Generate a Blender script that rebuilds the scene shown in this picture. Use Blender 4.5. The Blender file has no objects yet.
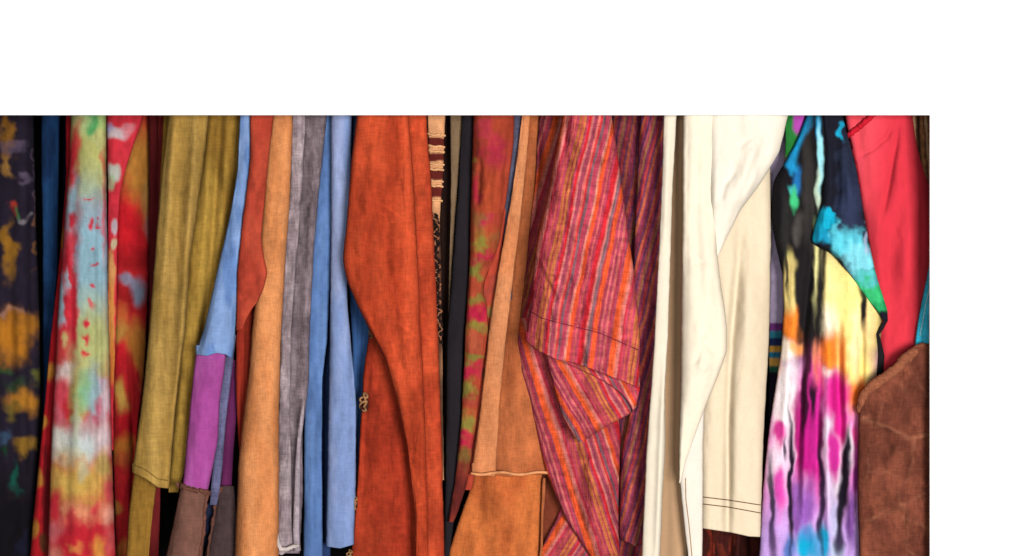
import bpy, math, random
import numpy as np

# ------------------------------------------------------------------ scale and space
S = 0.0013            # metres per photo pixel on the plane Y = 0
D = 2.3               # camera distance from that plane
W, H = 1024, 556
KALB = 0.49           # seen colour -> base colour; the dim left end keeps its shade

def wx(px, Y): return (px - W / 2) * S * (D + Y) / D
def wz(py, Y): return (H / 2 - py) * S * (D + Y) / D

def lin(c):
    c = np.asarray(c, dtype=float) / 255.0
    l = np.where(c <= 0.04045, c / 12.92, ((c + 0.055) / 1.055) ** 2.4)
    g = float(l @ np.array([0.2126, 0.7152, 0.0722]))
    return (l * 0.99 + g * 0.01) * KALB

sc = bpy.context.scene
col = sc.collection

# ------------------------------------------------------------------ noise
def _hash(ix, iy, seed):
    h = (ix.astype(np.int64) * 374761393 + iy.astype(np.int64) * 668265263 + seed * 974634721) & 0xFFFFFFFF
    h = ((h ^ (h >> 13)) * 1274126177) & 0xFFFFFFFF
    h = h ^ (h >> 16)
    return (h & 0xFFFFFF) / float(0xFFFFFF)

def vnoise(x, y, seed=0):
    x0 = np.floor(x); y0 = np.floor(y)
    fx = x - x0; fy = y - y0
    fx = fx * fx * fx * (fx * (fx * 6 - 15) + 10); fy = fy * fy * fy * (fy * (fy * 6 - 15) + 10)
    a = _hash(x0, y0, seed); b = _hash(x0 + 1, y0, seed)
    c = _hash(x0, y0 + 1, seed); d = _hash(x0 + 1, y0 + 1, seed)
    return (a * (1 - fx) + b * fx) * (1 - fy) + (c * (1 - fx) + d * fx) * fy - 0.5

def fbm(x, y, seed=0, o=3):
    r = 0; a = 1.0
    for k in range(o):
        r = r + a * vnoise(x * 2 ** k + 17.3 * k, y * 2 ** k + 5.1 * k, seed + k * 31)
        a *= 0.5
    return r

def sstep(a, b, x):
    if a > b: return 1 - sstep(b, a, x)
    t = np.clip((x - a) / (b - a + 1e-9), 0, 1)
    return t * t * (3 - 2 * t)

def curve(pts, ys, sm=7.0):
    """x along y for a traced edge, softened over sm pixels."""
    p = np.array(pts, float)
    g = np.arange(p[0, 1] - 40, p[-1, 1] + 41, 1.0)
    # straight continuation beyond the ends
    s0 = (p[1, 0] - p[0, 0]) / (p[1, 1] - p[0, 1]); s1 = (p[-1, 0] - p[-2, 0]) / (p[-1, 1] - p[-2, 1])
    v = np.interp(g, p[:, 1], p[:, 0])
    v = np.where(g < p[0, 1], p[0, 0] + (g - p[0, 1]) * s0, v)
    v = np.where(g > p[-1, 1], p[-1, 0] + (g - p[-1, 1]) * s1, v)
    if sm > 0:
        n = int(sm * 3)
        k = np.exp(-0.5 * (np.arange(-n, n + 1) / sm) ** 2); k /= k.sum()
        v = np.convolve(np.pad(v, n, mode='edge'), k, mode='valid')
    return np.interp(ys, g, v)

def poly_dist(x, y, pts, want_t=False):
    best = np.full(x.shape, 1e9); along_ = np.zeros(x.shape); run = 0.0
    for (ax, ay), (bx, by) in zip(pts[:-1], pts[1:]):
        dx, dy = bx - ax, by - ay; ln = math.hypot(dx, dy)
        t = np.clip(((x - ax) * dx + (y - ay) * dy) / (dx * dx + dy * dy + 1e-9), 0, 1)
        d = np.hypot(x - ax - t * dx, y - ay - t * dy)
        along_ = np.where(d < best, run + t * ln, along_); best = np.minimum(best, d); run += ln
    return (best, along_ / (run + 1e-9)) if want_t else best

# ------------------------------------------------------------------ materials
def fabric(name, mott=0.25, weave=0.25, bump=0.25, worn=0.0, rough=0.95, grain=700.0, sheen=0.0):
    m = bpy.data.materials.new(name); m.use_nodes = True
    nt = m.node_tree; N = nt.nodes; L = nt.links
    bs = N['Principled BSDF']
    bs.inputs['Roughness'].default_value = rough
    bs.inputs['Specular IOR Level'].default_value = 0.08
    bs.inputs['Sheen Weight'].default_value = sheen
    bs.inputs['Sheen Roughness'].default_value = 0.5
    at = N.new('ShaderNodeAttribute'); at.attribute_name = 'Col'
    tc = N.new('ShaderNodeTexCoord')
    def noise(scale, vec, detail=2.0, ro=0.55):
        mp = N.new('ShaderNodeMapping'); mp.inputs['Scale'].default_value = vec
        L.new(tc.outputs['Object'], mp.inputs['Vector'])
        n = N.new('ShaderNodeTexNoise'); n.inputs['Scale'].default_value = scale
        n.inputs['Detail'].default_value = detail; n.inputs['Roughness'].default_value = ro
        L.new(mp.outputs['Vector'], n.inputs['Vector'])
        return n.outputs['Fac']
    def math_(op, a, b):
        n = N.new('ShaderNodeMath'); n.operation = op
        for i, v in enumerate((a, b)):
            if isinstance(v, (int, float)): n.inputs[i].default_value = v
            else: L.new(v, n.inputs[i])
        return n.outputs[0]
    warp = noise(grain, (1, 0.3, 0.12)); weft = noise(grain, (0.12, 0.3, 1))
    th = math_('ADD', warp, weft)                                   # ~1 on average
    blot = noise(70.0, (1, 1, 0.7), 4.0, 0.65)
    f1 = math_('MULTIPLY', math_('SUBTRACT', th, 1.0), weave * 2.2)
    f2 = math_('MULTIPLY', math_('SUBTRACT', blot, 0.5), mott * 2.2)
    fac = math_('ADD', math_('ADD', f1, f2), 1.0)
    if worn > 0:
        rid = noise(28.0, (1, 1, 0.8), 5.0, 0.6)
        d = math_('ABSOLUTE', math_('SUBTRACT', rid, 0.5), 0.0)
        r = N.new('ShaderNodeMapRange'); L.new(d, r.inputs['Value'])
        r.inputs['From Min'].default_value = 0.0; r.inputs['From Max'].default_value = 0.018
        r.inputs['To Min'].default_value = worn; r.inputs['To Max'].default_value = 0.0
        r.interpolation_type = 'SMOOTHSTEP'
        patch = noise(16.0, (1, 1, 1), 2.0)
        pr = N.new('ShaderNodeMapRange'); L.new(patch, pr.inputs['Value'])
        pr.inputs['From Min'].default_value = 0.48; pr.inputs['From Max'].default_value = 0.62
        fac = math_('ADD', fac, math_('MULTIPLY', r.outputs['Result'], pr.outputs['Result']))
    mx = N.new('ShaderNodeVectorMath'); mx.operation = 'SCALE'
    L.new(at.outputs['Color'], mx.inputs[0]); L.new(fac, mx.inputs['Scale'])
    L.new(mx.outputs['Vector'], bs.inputs['Base Color'])
    bp = N.new('ShaderNodeBump'); bp.inputs['Strength'].default_value = bump
    bp.inputs['Distance'].default_value = 0.0012
    hh = math_('ADD', th, math_('MULTIPLY', blot, 1.2))
    L.new(hh, bp.inputs['Height']); L.new(bp.outputs['Normal'], bs.inputs['Normal'])
    return m

M_SUEDE = fabric('worn_suede_cotton', mott=0.28, weave=0.24, bump=0.4, worn=0.15, grain=500)
M_CANVAS = fabric('canvas_weave', mott=0.24, weave=0.26, bump=0.4, grain=800)
M_COTTON = fabric('plain_cotton', mott=0.05, weave=0.05, bump=0.12, grain=800)
M_JERSEY = fabric('soft_jersey', mott=0.14, weave=0.14, bump=0.2, grain=600)
M_FADED = fabric('faded_jersey', mott=0.30, weave=0.22, bump=0.3, grain=450)
M_DYE = fabric('dyed_rayon', mott=0.16, weave=0.12, bump=0.2, grain=600)
M_GAUZE = fabric('striped_gauze', mott=0.30, weave=0.34, bump=0.8, worn=0.18, grain=500)
M_DENIM = fabric('brushed_denim', mott=0.28, weave=0.30, bump=0.5, worn=0.2, grain=600)
M_GREY = fabric('washed_denim', mott=0.55, weave=0.35, bump=0.6, worn=0.35, grain=500)

# ------------------------------------------------------------------ objects
def root(name, label, cat, px, group=None):
    o = bpy.data.objects.new(name, None); col.objects.link(o)
    o.empty_display_size = 0.03
    o.location = (wx(px, 0), 0.0, wz(610, 0))
    o['label'] = label; o['category'] = cat
    if group: o['group'] = group
    return o

def mesh_obj(name, verts, faces, mat, parent, colors=None, label=None):
    verts = np.asarray(verts, float)
    off = np.array(parent.location) if parent is not None and parent.parent is None else np.zeros(3)
    if parent is not None and parent.parent is not None:
        off = np.array(parent.parent.location) + np.array(parent.location)
    me = bpy.data.meshes.new(name)
    me.vertices.add(len(verts)); me.vertices.foreach_set('co', (verts - off).astype(np.float32).ravel())
    faces = np.asarray(faces, np.int32)
    n = len(faces); k = faces.shape[1]
    me.loops.add(n * k); me.polygons.add(n)
    me.loops.foreach_set('vertex_index', faces.ravel())
    me.polygons.foreach_set('loop_start', np.arange(0, n * k, k, dtype=np.int32))
    me.polygons.foreach_set('loop_total', np.full(n, k, np.int32))
    me.polygons.foreach_set('use_smooth', np.ones(n, bool))
    me.update(calc_edges=True); me.validate()
    if colors is not None:
        a = me.color_attributes.new('Col', 'FLOAT_COLOR', 'POINT')
        rgba = np.ones((len(verts), 4), np.float32); rgba[:, :3] = colors
        a.data.foreach_set('color', rgba.ravel())
    me.materials.append(mat)
    o = bpy.data.objects.new(name, me); col.objects.link(o)
    if parent is not None: o.parent = parent
    if label: o['label'] = label
    return o

class Piece:
    """One hanging panel of cloth: a closed, rounded tube between two traced edges."""
    def __init__(s, name, parent, L, R, Y, mat, color, y0=64, y1=600, yt=None, yb=None, bulge=0.022, thick=0.02, p=2.3,
                 creases=(), wr=(0.004, 0.0012), wl=(26, 170), seed=1, tilt=0.0, lean=None, hem=False, step=1.25, sm=7.0, label=None, build=True, edge=0.35):
        nv = max(8, int((y1 - y0) / step))
        ymid = np.linspace(y0, y1, 60)
        wmax = float(np.max(curve(R, ymid, sm) - curve(L, ymid, sm)))
        nu = max(12, int(wmax / step)); nb = 8
        t = np.linspace(0, 1, nu)
        u = 0.55 * t + 0.45 * (1 - np.cos(math.pi * t)) / 2
        tb = np.linspace(1, 0, nb + 2)[1:-1]
        U = np.concatenate([u, tb]); front = np.concatenate([np.ones(nu), np.zeros(nb)])
        v = np.linspace(0, 1, nv)
        UU, VV = np.meshgrid(U, v)
        FF = np.broadcast_to(front, UU.shape)
        top = np.interp(UU, *zip(*yt)) if yt else np.full(UU.shape, float(y0))
        bot = np.interp(UU, *zip(*yb)) if yb else np.full(UU.shape, float(y1))
        PY = top + (bot - top) * VV
        l = curve(L, PY.ravel(), sm).reshape(PY.shape); r = curve(R, PY.ravel(), sm).reshape(PY.shape)
        r = np.maximum(r, l + 0.8)
        if edge > 0:
            l = l + edge * (fbm(PY / 7.0, PY * 0 + 3.3, seed + 5) + 1.6 * fbm(PY / 45.0, PY * 0 + 1.3, seed + 15)); r = r + edge * (fbm(PY / 7.0, PY * 0 + 9.1, seed + 6) + 1.6 * fbm(PY / 45.0, PY * 0 + 7.1, seed + 16))
        PX = l + (r - l) * UU
        w = (r - l)
        prof = np.clip(1 - np.abs(2 * UU - 1) ** p, 0, 1) ** (1 / p)
        fade = sstep(0, 0.18, UU) * sstep(0, 0.18, 1 - UU)
        wf = np.clip(w / 50.0, 0.12, 1.0)
        yy = -bulge * prof * np.clip(w / 40.0, 0.1, 1.0)
        yy = yy + fade * wf * wr[0] * 2 * fbm(PX / wl[0], PY / wl[1], seed, 2)
        yy = yy + fade * wr[1] * 2 * fbm(PX / 11.0, PY / 22.0, seed + 77, 3)
        for c in creases:
            pts, wid, dep = c[0], c[1], c[2]
            dd, tt = poly_dist(PX, PY, pts, True)
            yy = yy + dep * sstep(0, .3, tt) * sstep(0, .3, 1 - tt) * np.exp(-0.5 * (dd / wid) ** 2) * sstep(0, 0.06, UU) * sstep(0, 0.06, 1 - UU)
        back = thick * prof * np.clip(w / 40.0, 0.15, 1.0)
        yy = np.where(FF > 0.5, yy, back)
        yy = yy + tilt * (UU - 0.5)
        if lean: yy = yy + np.interp(PY, *zip(*lean))
        YW = Y + yy
        PYe = PY
        if hem:      # the bottom edge turns in, so the hem reads as cloth with thickness
            k = 3
            mid = Y + tilt * (U - 0.5) + (np.interp(PY[-1], *zip(*lean)) if lean else 0) + 0.0 * U
            rx = np.stack([PX[-1]] * k); ry = np.stack([PY[-1] + 0.6, PY[-1] - 0.4, PY[-1] - 9.0])
            f = np.array([0.12, 0.3, 0.5])[:, None]
            rY = YW[-1][None] * (1 - f) + (mid[None] - 0.004) * f
            PX = np.vstack([PX, rx]); PYe = np.vstack([PYe, ry]); YW = np.vstack([YW, rY])
            UU = np.vstack([UU] + [UU[-1:]] * k)
        rows, cols = PX.shape
        verts = np.stack([wx(PX, YW), YW, wz(PYe, YW)], -1).reshape(-1, 3)
        idx = np.arange(rows * cols).reshape(rows, cols)
        nx = np.roll(idx, -1, axis=1)
        faces = np.stack([idx[:-1], idx[1:], nx[1:], nx[:-1]], -1).reshape(-1, 4)
        C = color(PX.ravel(), PYe.ravel(), UU.ravel()) if callable(color) else np.tile(lin(color), (rows * cols, 1))
        C = np.clip(C, 0.001, 0.88)
        s.PX, s.PY, s.YW, s.nu, s.nv = PX[:nv, :nu], PYe[:nv, :nu], YW[:nv, :nu], nu, nv
        s.o = mesh_obj(name, verts, faces, mat, parent, C, label) if build else None
    def depth(s, x, y):
        d = (s.PX - x) ** 2 + (s.PY - y) ** 2
        return float(s.YW.ravel()[np.argmin(d)])

def cord(name, parent, pts, rad, mat, color, wob=0.0, twist=0.0, seed=3, sides=8, fine=1, label=None):
    """a tube through points (px, py, Y); rad in pixels, number or list"""
    p = np.array(pts, float)
    if fine > 1:
        t0 = np.arange(len(p)); t1 = np.linspace(0, len(p) - 1, len(p) * fine)
        kk = np.exp(-0.5 * (np.arange(-fine, fine + 1) / (fine * .45)) ** 2); kk /= kk.sum()
        p = np.stack([np.convolve(np.pad(np.interp(t1, t0, p[:, i]), fine, mode='edge'), kk, 'valid') for i in range(3)], -1)
    n = len(p); rad = np.interp(np.linspace(0, 1, n), np.linspace(0, 1, len(np.atleast_1d(rad))), np.atleast_1d(rad))
    q = np.stack([wx(p[:, 0], p[:, 2]), p[:, 2], wz(p[:, 1], p[:, 2])], -1)
    tg = np.gradient(q, axis=0); tg /= np.linalg.norm(tg, axis=1)[:, None] + 1e-12
    ref = np.array([0.03, 1.0, 0.02])
    a = np.cross(tg, ref); a /= np.linalg.norm(a, axis=1)[:, None] + 1e-12
    b = np.cross(tg, a)
    th = np.linspace(0, 2 * math.pi, sides, endpoint=False)
    R = rad[:, None] * S * (1 + wob * fbm(np.arange(n)[:, None] * 0.35 + 0 * th, np.cos(th)[None] * 1.3 + 4, seed))
    if twist: R = R * (1 + .05 * np.sin(np.cumsum(np.concatenate([[0], np.linalg.norm(np.diff(q, axis=0), axis=1)]))[:, None] / S * twist + th * 1.0))
    v = q[:, None] + R[..., None] * (np.cos(th)[None, :, None] * a[:, None] + np.sin(th)[None, :, None] * b[:, None])
    v = v.reshape(-1, 3)
    idx = np.arange(n * sides).reshape(n, sides); nx = np.roll(idx, -1, axis=1)
    f = np.stack([idx[:-1], nx[:-1], nx[1:], idx[1:]], -1).reshape(-1, 4)
    f = list(map(list, f))
    ca, cb = len(v), len(v) + 1
    v = np.vstack([v, q[0], q[-1]])
    for i in range(sides):
        j = (i + 1) % sides
        f.append([ca, idx[0, j], idx[0, i], ca]); f.append([cb, idx[-1, i], idx[-1, j], cb])
    quads = np.array([x for x in f if x[0] != x[3]])
    tris = np.array([[x[0], x[1], x[2], x[2]] for x in f if x[0] == x[3]])
    # caps as thin quads: use the mid point of the ring edge
    ext = []
    vv = [v]
    base = len(v)
    for t in tris:
        m = (v[t[1]] + v[t[2]]) / 2; vv.append(m[None]); ext.append([t[0], t[1], base, t[2]]); base += 1
    v = np.vstack(vv); f = np.vstack([quads, np.array(ext)])
    C = np.tile(lin(color), (len(v), 1)) * (1 + 0.25 * fbm(np.arange(len(v)) * 0.11, np.zeros(len(v)), seed)[:, None])
    return mesh_obj(name, v, f, mat, parent, np.clip(C, 0.002, 0.85), label)

def along(piece, pts, lift=0.0008, n=60):
    p = np.array(pts, float); t = np.linspace(0, 1, len(p)); tt = np.linspace(0, 1, n)
    xs = np.interp(tt, t, p[:, 0]); ys = np.interp(tt, t, p[:, 1])
    dep = np.array([piece.depth(x, y) for x, y in zip(xs, ys)])
    k = np.ones(5) / 5; dep = np.convolve(np.pad(dep, 2, mode='edge'), k, 'valid')
    return np.stack([xs, ys, dep - lift], -1)

# ------------------------------------------------------------------ colour painters
def flat(c, var=0.10, sx=10, sy=24, seed=1, c2=None, k2=0.0, s2=(30, 60), gain=1.0, scuff=0.0):
    def f(x, y, u):
        b = np.tile(lin(c) * gain, (len(x), 1))
        if c2 is not None:
            t = sstep(-0.25, 0.3, fbm(x / s2[0], y / s2[1], seed + 9)) * k2
            b = b * (1 - t[:, None]) + lin(c2) * t[:, None]
        t = 1 + var * 2 * fbm(x / sx, y / sy, seed) + var * 1.1 * fbm(x / 38, y / 60, seed + 21) + var * 0.9 * fbm(x / 3.0, y / 4.5, seed + 22)
        if scuff > 0:
            for k, (ca, sa) in enumerate(((0.82, 0.57), (0.35, 0.94), (0.9, -0.44))):
                a_, b_ = x * ca + y * sa, -x * sa + y * ca
                n = fbm(a_ / 26, b_ / 4.2, seed + 40 + k, 3)
                t = t + scuff * sstep(0.30, 0.62, n) * sstep(-.1, .3, fbm(x / 30, y / 30, seed + 60 + k))
        return b * t[:, None]
    return f

def dye(base, blobs, warp=(7, 9), seed=1, ws=(16, 20), var=0.12, soft=0.0):
    """blobs: (x, y, rx, ry, colour[, strength[, softness[, slant]]])"""
    def f(x, y, u):
        qx = x + warp[0] * 2 * fbm(x / ws[0], y / ws[1], seed, 3)
        qy = y + warp[1] * 2 * fbm(x / ws[0], y / ws[1], seed + 50, 3)
        b = base(x, y, u) if callable(base) else np.tile(lin(base), (len(x), 1))
        for q in blobs:
            cx, cy, rx, ry, c = q[:5]; st = q[5] if len(q) > 5 else 1.0; so = (q[6] if len(q) > 6 else 0.35) + soft
            sl = q[7] if len(q) > 7 else 0.0
            d = np.sqrt(((qx - cx - sl * (qy - cy)) / rx) ** 2 + ((qy - cy) / ry) ** 2)
            a = (sstep(1 + so, 1 - so, d) if so > 0 else (d < 1)) * st
            a = np.asarray(a, float)[:, None]
            b = b * (1 - a) + lin(c) * a
        return b * (1 + var * 2 * fbm(x / 5, y / 9, seed + 3)[:, None])
    return f

def stripes(pal, slope, x0, y0, seed=1, bend=0.0, dark=1.0, warp=1.4, soft=0.35):
    """pal: list of (width px, colour) repeated; stripes run along dx/dy = slope"""
    ws = np.array([p[0] for p in pal], float); edges = np.concatenate([[0], np.cumsum(ws)])
    cols = np.array([lin(p[1]) for p in pal])
    def f(x, y, u):
        s = x - x0 - slope * (y - y0) - bend * ((y - y0) / 100.0) ** 2 + warp * 2 * fbm(x / 30, y / 45, seed)
        out = 0
        for j in (-1, 0, 1):
            q = np.mod(s + j * soft, edges[-1])
            i = np.clip(np.searchsorted(edges, q, side='right') - 1, 0, len(pal) - 1)
            out = out + cols[i]
        out = out / 3
        th = vnoise(s / 0.9, y / 40, seed + 8) * 0.5                     # threads along the stripe
        return out * dark * (1 + th[:, None] + 0.45 * fbm(x / 6, y / 6, seed + 2)[:, None])
    return f

# ================================================================== SETTING
def surround_mat():
    m = bpy.data.materials.new('added_surround_white'); m.use_nodes = True
    nt = m.node_tree; b = nt.nodes['Principled BSDF']
    n = nt.nodes.new('ShaderNodeTexNoise'); n.inputs['Scale'].default_value = 90; n.inputs['Detail'].default_value = 4
    tc = nt.nodes.new('ShaderNodeTexCoord'); nt.links.new(tc.outputs['Object'], n.inputs['Vector'])
    r = nt.nodes.new('ShaderNodeValToRGB'); r.color_ramp.elements[0].color = (0.655, 0.655, 0.655, 1); r.color_ramp.elements[1].color = (0.695, 0.695, 0.692, 1)
    nt.links.new(n.outputs['Fac'], r.inputs['Fac']); nt.links.new(r.outputs['Color'], b.inputs['Base Color'])
    bp = nt.nodes.new('ShaderNodeBump'); bp.inputs['Strength'].default_value = 0.05; bp.inputs['Distance'].default_value = 0.001
    nt.links.new(n.outputs['Fac'], bp.inputs['Height']); nt.links.new(bp.outputs['Normal'], b.inputs['Normal'])
    b.inputs['Roughness'].default_value = 0.8
    return m

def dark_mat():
    m = bpy.data.materials.new('dark_gap_shade'); m.use_nodes = True
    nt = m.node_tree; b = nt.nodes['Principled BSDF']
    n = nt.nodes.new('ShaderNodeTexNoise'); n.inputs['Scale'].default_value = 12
    r = nt.nodes.new('ShaderNodeValToRGB'); r.color_ramp.elements[0].color = (0.003, 0.0025, 0.0025, 1); r.color_ramp.elements[1].color = (0.006, 0.005, 0.005, 1)  # near-black, so the shade between the clothes sits in the colour
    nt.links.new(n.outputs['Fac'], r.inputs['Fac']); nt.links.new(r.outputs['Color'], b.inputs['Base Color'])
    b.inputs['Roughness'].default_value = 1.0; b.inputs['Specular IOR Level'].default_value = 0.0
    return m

def build_setting():  # front panel is added, standing in for the blank white surround
    YF, YB = -0.075, -0.071
    ed = wx(930, YF); eb = wz(115, YF)
    outer = [(-1.1, 0.75), (1.1, 0.75), (1.1, -0.75), (ed, -0.75), (ed, eb), (-1.1, eb)]
    v = [(x, YF, z) for x, z in outer] + [(x, YB, z) for x, z in outer]
    me = bpy.data.meshes.new('added_surround_panel')
    n = len(outer)
    # the L split into two quads on both faces, so nothing is a concave face
    f = []
    for o, fl in ((0, False), (n, True)):
        a = [[0 + o, 5 + o, 4 + o, 1 + o], [1 + o, 4 + o, 3 + o, 2 + o]]
        for q in a: f.append(q[::-1] if fl else q)
    for i in range(n):
        j = (i + 1) % n; f.append([i, j, j + n, i + n])
    me.from_pydata(v, [], f); me.update(); me.materials.append(surround_mat())
    o = bpy.data.objects.new('added_surround_panel', me); col.objects.link(o)
    o['kind'] = 'structure'; o['label'] = 'added white panel in place of the blank surround above and right of the clothes'
    me = bpy.data.meshes.new('gap_shade_backdrop')
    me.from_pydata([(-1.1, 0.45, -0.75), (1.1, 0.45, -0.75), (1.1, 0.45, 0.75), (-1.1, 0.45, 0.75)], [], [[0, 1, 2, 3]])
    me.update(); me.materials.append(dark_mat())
    o = bpy.data.objects.new('gap_shade_backdrop', me); col.objects.link(o)
    o['kind'] = 'structure'; o['label'] = 'near-black backdrop behind the hanging clothes, gap shade put into its colour'
build_setting()
# ================================================================== GARMENTS, from left to right
# ---- 1 dark tie-dyed shirt
g = root('tie_dyed_shirt', 'dark purple tie-dyed garment with ochre blotches at the far left end', 'shirt', 20)
c1 = dye((36, 29, 44), [(6, 130, 6, 30, (150, 100, 30), .8), (8, 165, 5, 10, (165, 120, 60), .8), (24, 178, 7, 4, (110, 95, 120), .6),
    (10, 150, 12, 5, (105, 90, 115), .5), (12, 208, 6, 6, (190, 60, 45), .9), (17, 212, 4, 4, (60, 120, 70), .8), (24, 216, 6, 3, (140, 130, 140), .7),
    (8, 250, 6, 22, (160, 110, 25), .8), (35, 170, 1.5, 60, (110, 90, 115), .5), (36, 235, 2, 30, (150, 100, 40), .5),
    (12, 312, 14, 4, (165, 130, 130), .7), (12, 336, 18, 24, (178, 112, 28), 1), (30, 326, 12, 12, (170, 108, 30), .9), (4, 368, 9, 6, (40, 75, 35), .7),
    (36, 376, 6, 7, (100, 100, 40), .8), (24, 402, 16, 12, (170, 112, 35), 1), (12, 412, 6, 8, (110, 95, 35), .7), (16, 385, 10, 6, (45, 70, 40), .6),
    (4, 440, 6, 7, (60, 90, 120), .6), (28, 447, 12, 8, (150, 110, 35), .9), (3, 455, 4, 6, (20, 70, 40), .7),
    (17, 478, 5, 13, (20, 85, 70), .9), (17, 495, 6, 5, (60, 30, 40), .6), (20, 560, 60, 90, (12, 10, 14), .9, .3), (17, 478, 4, 13, (20, 85, 70), .8), (24, 545, 6, 10, (25, 26, 50), .6)], seed=11, warp=(5, 6), ws=(11, 13), soft=.3)
Piece('sleeve', g, [(-22, 64), (-20, 600)], [(33, 64), (34, 150), (37, 260), (40, 330), (41, 400), (38, 460), (36, 600)], 0.13, M_DYE, c1, bulge=.03, seed=12,
      wr=(.008, .0015), creases=[([(14, 110), (10, 300), (16, 600)], 4, .006), ([(29, 110), (31, 300), (28, 600)], 2.5, .005)])

# ---- 2 navy shirt
g = root('navy_shirt', 'dark navy blue garment in shadow beside the purple tie-dyed one', 'shirt', 54)
c = flat((19, 45, 82), .16, c2=(34, 74, 122), k2=.7, s2=(12, 40), seed=21)
Piece('sleeve', g, [(41, 64), (41, 160), (43, 250), (42, 600)], [(61, 64), (60, 115), (58, 260), (52, 345), (46, 450), (44, 600)], 0.15, M_JERSEY, c, seed=22, bulge=.02,
      creases=[([(53, 100), (51, 330)], 2.2, .006)])
Piece('body', g, [(50, 64), (56, 300), (50, 600)], [(76, 64), (75, 180), (66, 300), (56, 400), (52, 600)], 0.2, M_JERSEY, flat((12, 22, 48), .15, seed=24), seed=23)

# ---- 3 tie-dyed dress with pale blue centre
g = root('tie_dyed_dress', 'red tie-dyed garment with a long pale blue and yellow centre panel', 'dress', 84)
bl = [(86, 165, 30, 42, (180, 180, 108), 1, .15), (96, 118, 30, 18, (165, 190, 115), 1), (93, 124, 5, 16, (62, 150, 88), .9), (82, 118, 8, 14, (188, 205, 150), .5), (100, 140, 8, 8, (185, 185, 120)),
      (88, 270, 26, 80, (140, 178, 194), 1, .2), (90, 345, 26, 42, (178, 182, 118), 1, .4), (66, 290, 10, 92, (196, 42, 58), 1, .3, -.06), (73, 160, 6, 34, (190, 42, 52), 1, .3, -.12),
      (72, 205, 5, 24, (140, 178, 194), .9, .4, -.1), (73, 219, 3.6, 8, (190, 42, 58), 1, .3), (72, 240, 5, 6, (195, 60, 75), .9), (78, 248, 3, 5, (150, 160, 190), .7),
      (73, 315, 4.5, 38, (200, 40, 56), 1, .25), (62, 300, 3, 22, (150, 180, 195), .95), (67, 280, 2, 10, (160, 175, 190), .9), (62, 322, 3, 7, (165, 180, 195), .9), (65, 342, 3, 6, (190, 170, 110), .9),
      (89, 201, 4, 1.8, (200, 50, 70)), (90, 221, 2.8, 3.4, (200, 45, 65)), (98, 222, 2.6, 1.8, (200, 60, 80)), (92, 245, 1.8, 2, (200, 50, 70)), (94, 263, 3.5, 1.6, (200, 50, 70)), (104, 215, 2, 40, (195, 80, 95), .7), (103, 162, 3, 14, (200, 80, 70), .7),
      (93, 287, 2.6, 1.8, (205, 60, 75)), (92, 306, 2.4, 4.2, (205, 55, 75), .8), (88, 322, 2.6, 4.5, (205, 40, 62)), (86, 340, 3, 4, (205, 45, 62)), (83, 354, 3, 4, (205, 45, 62)), (88, 356, 3, 3, (205, 60, 70)),
      (66, 372, 8, 12, (205, 190, 185), .9), (61, 392, 9, 11, (205, 70, 85), 1, .4), (58, 413, 5, 9, (205, 95, 110), .9), (78, 400, 8, 24, (172, 180, 105), .9), (86, 392, 7, 18, (125, 180, 135), .9), (95, 395, 7, 26, (145, 180, 190), .9),
      (99, 405, 4, 8, (195, 80, 110), .85), (96, 418, 3, 5, (190, 70, 100), .8), (103, 385, 5, 6, (190, 150, 175), .8), (106, 402, 5, 22, (200, 195, 205), .7),
      (62, 443, 14, 16, (212, 210, 200), 1, .5), (84, 445, 16, 18, (195, 205, 205), 1, .5), (104, 438, 8, 16, (215, 200, 205), .9, .5), (76, 425, 4, 22, (185, 200, 170), .6), (70, 455, 20, 8, (190, 190, 150), .5),
      (76, 482, 34, 20, (206, 166, 82), 1, .4), (104, 466, 7, 14, (180, 160, 90), .8), (84, 470, 6, 8, (180, 185, 160), .6), (108, 488, 6, 12, (190, 60, 75), .9),
      (80, 512, 34, 9, (222, 150, 110), .8, .5), (54, 508, 7, 14, (205, 45, 60), 1), (72, 518, 6, 9, (200, 50, 60), .9), (94, 510, 5, 8, (205, 55, 65), .9), (55, 532, 8, 10, (222, 125, 130), .8),
      (82, 540, 26, 16, (198, 36, 50), 1, .4), (98, 552, 7, 14, (210, 140, 60), .9), (75, 546, 6, 4, (220, 130, 70), .8), (108, 512, 6, 10, (220, 150, 130), .8), (52, 560, 8, 14, (220, 140, 120), .7), (110, 540, 5, 16, (215, 90, 90), .8)]
c = dye((192, 40, 52), bl, seed=31, warp=(2.4, 4.5), ws=(9, 12), soft=.3)
Piece('body', g, [(71, 64), (71, 116), (70, 150), (64, 232), (57, 330), (51, 452), (46, 600)], [(106, 64), (106, 116), (107, 230), (109, 336), (112, 452), (117, 600)], 0.06, M_DYE, c, seed=32, bulge=.026,
      wr=(.006, .0012), creases=[([(77, 110), (73, 250), (66, 600)], 3, .004), ([(99, 150), (99, 350), (101, 600)], 2.5, .005), ([(88, 330), (86, 600)], 3, .003)])
c = dye((165, 22, 32), [(66, 240, 4, 14, (160, 100, 35)), (50, 372, 5, 9, (170, 110, 40)), (42, 425, 5, 7, (170, 110, 40)), (39, 478, 5, 9, (165, 105, 40)), (33, 530, 5, 12, (160, 105, 40)), (47, 500, 4, 60, (80, 12, 18), .8), (44, 545, 5, 9, (90, 45, 25))], seed=33, warp=(2, 4))
Piece('side_panel', g, [(66, 64), (66, 180), (59, 265), (50, 345), (42, 430), (33, 520), (27, 600)], [(80, 64), (78, 180), (74, 270), (67, 340), (62, 452), (57, 600)], 0.085, M_DYE, c, seed=34, bulge=.016,
      creases=[([(57, 330), (45, 480), (40, 600)], 2.2, .008)])

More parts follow.
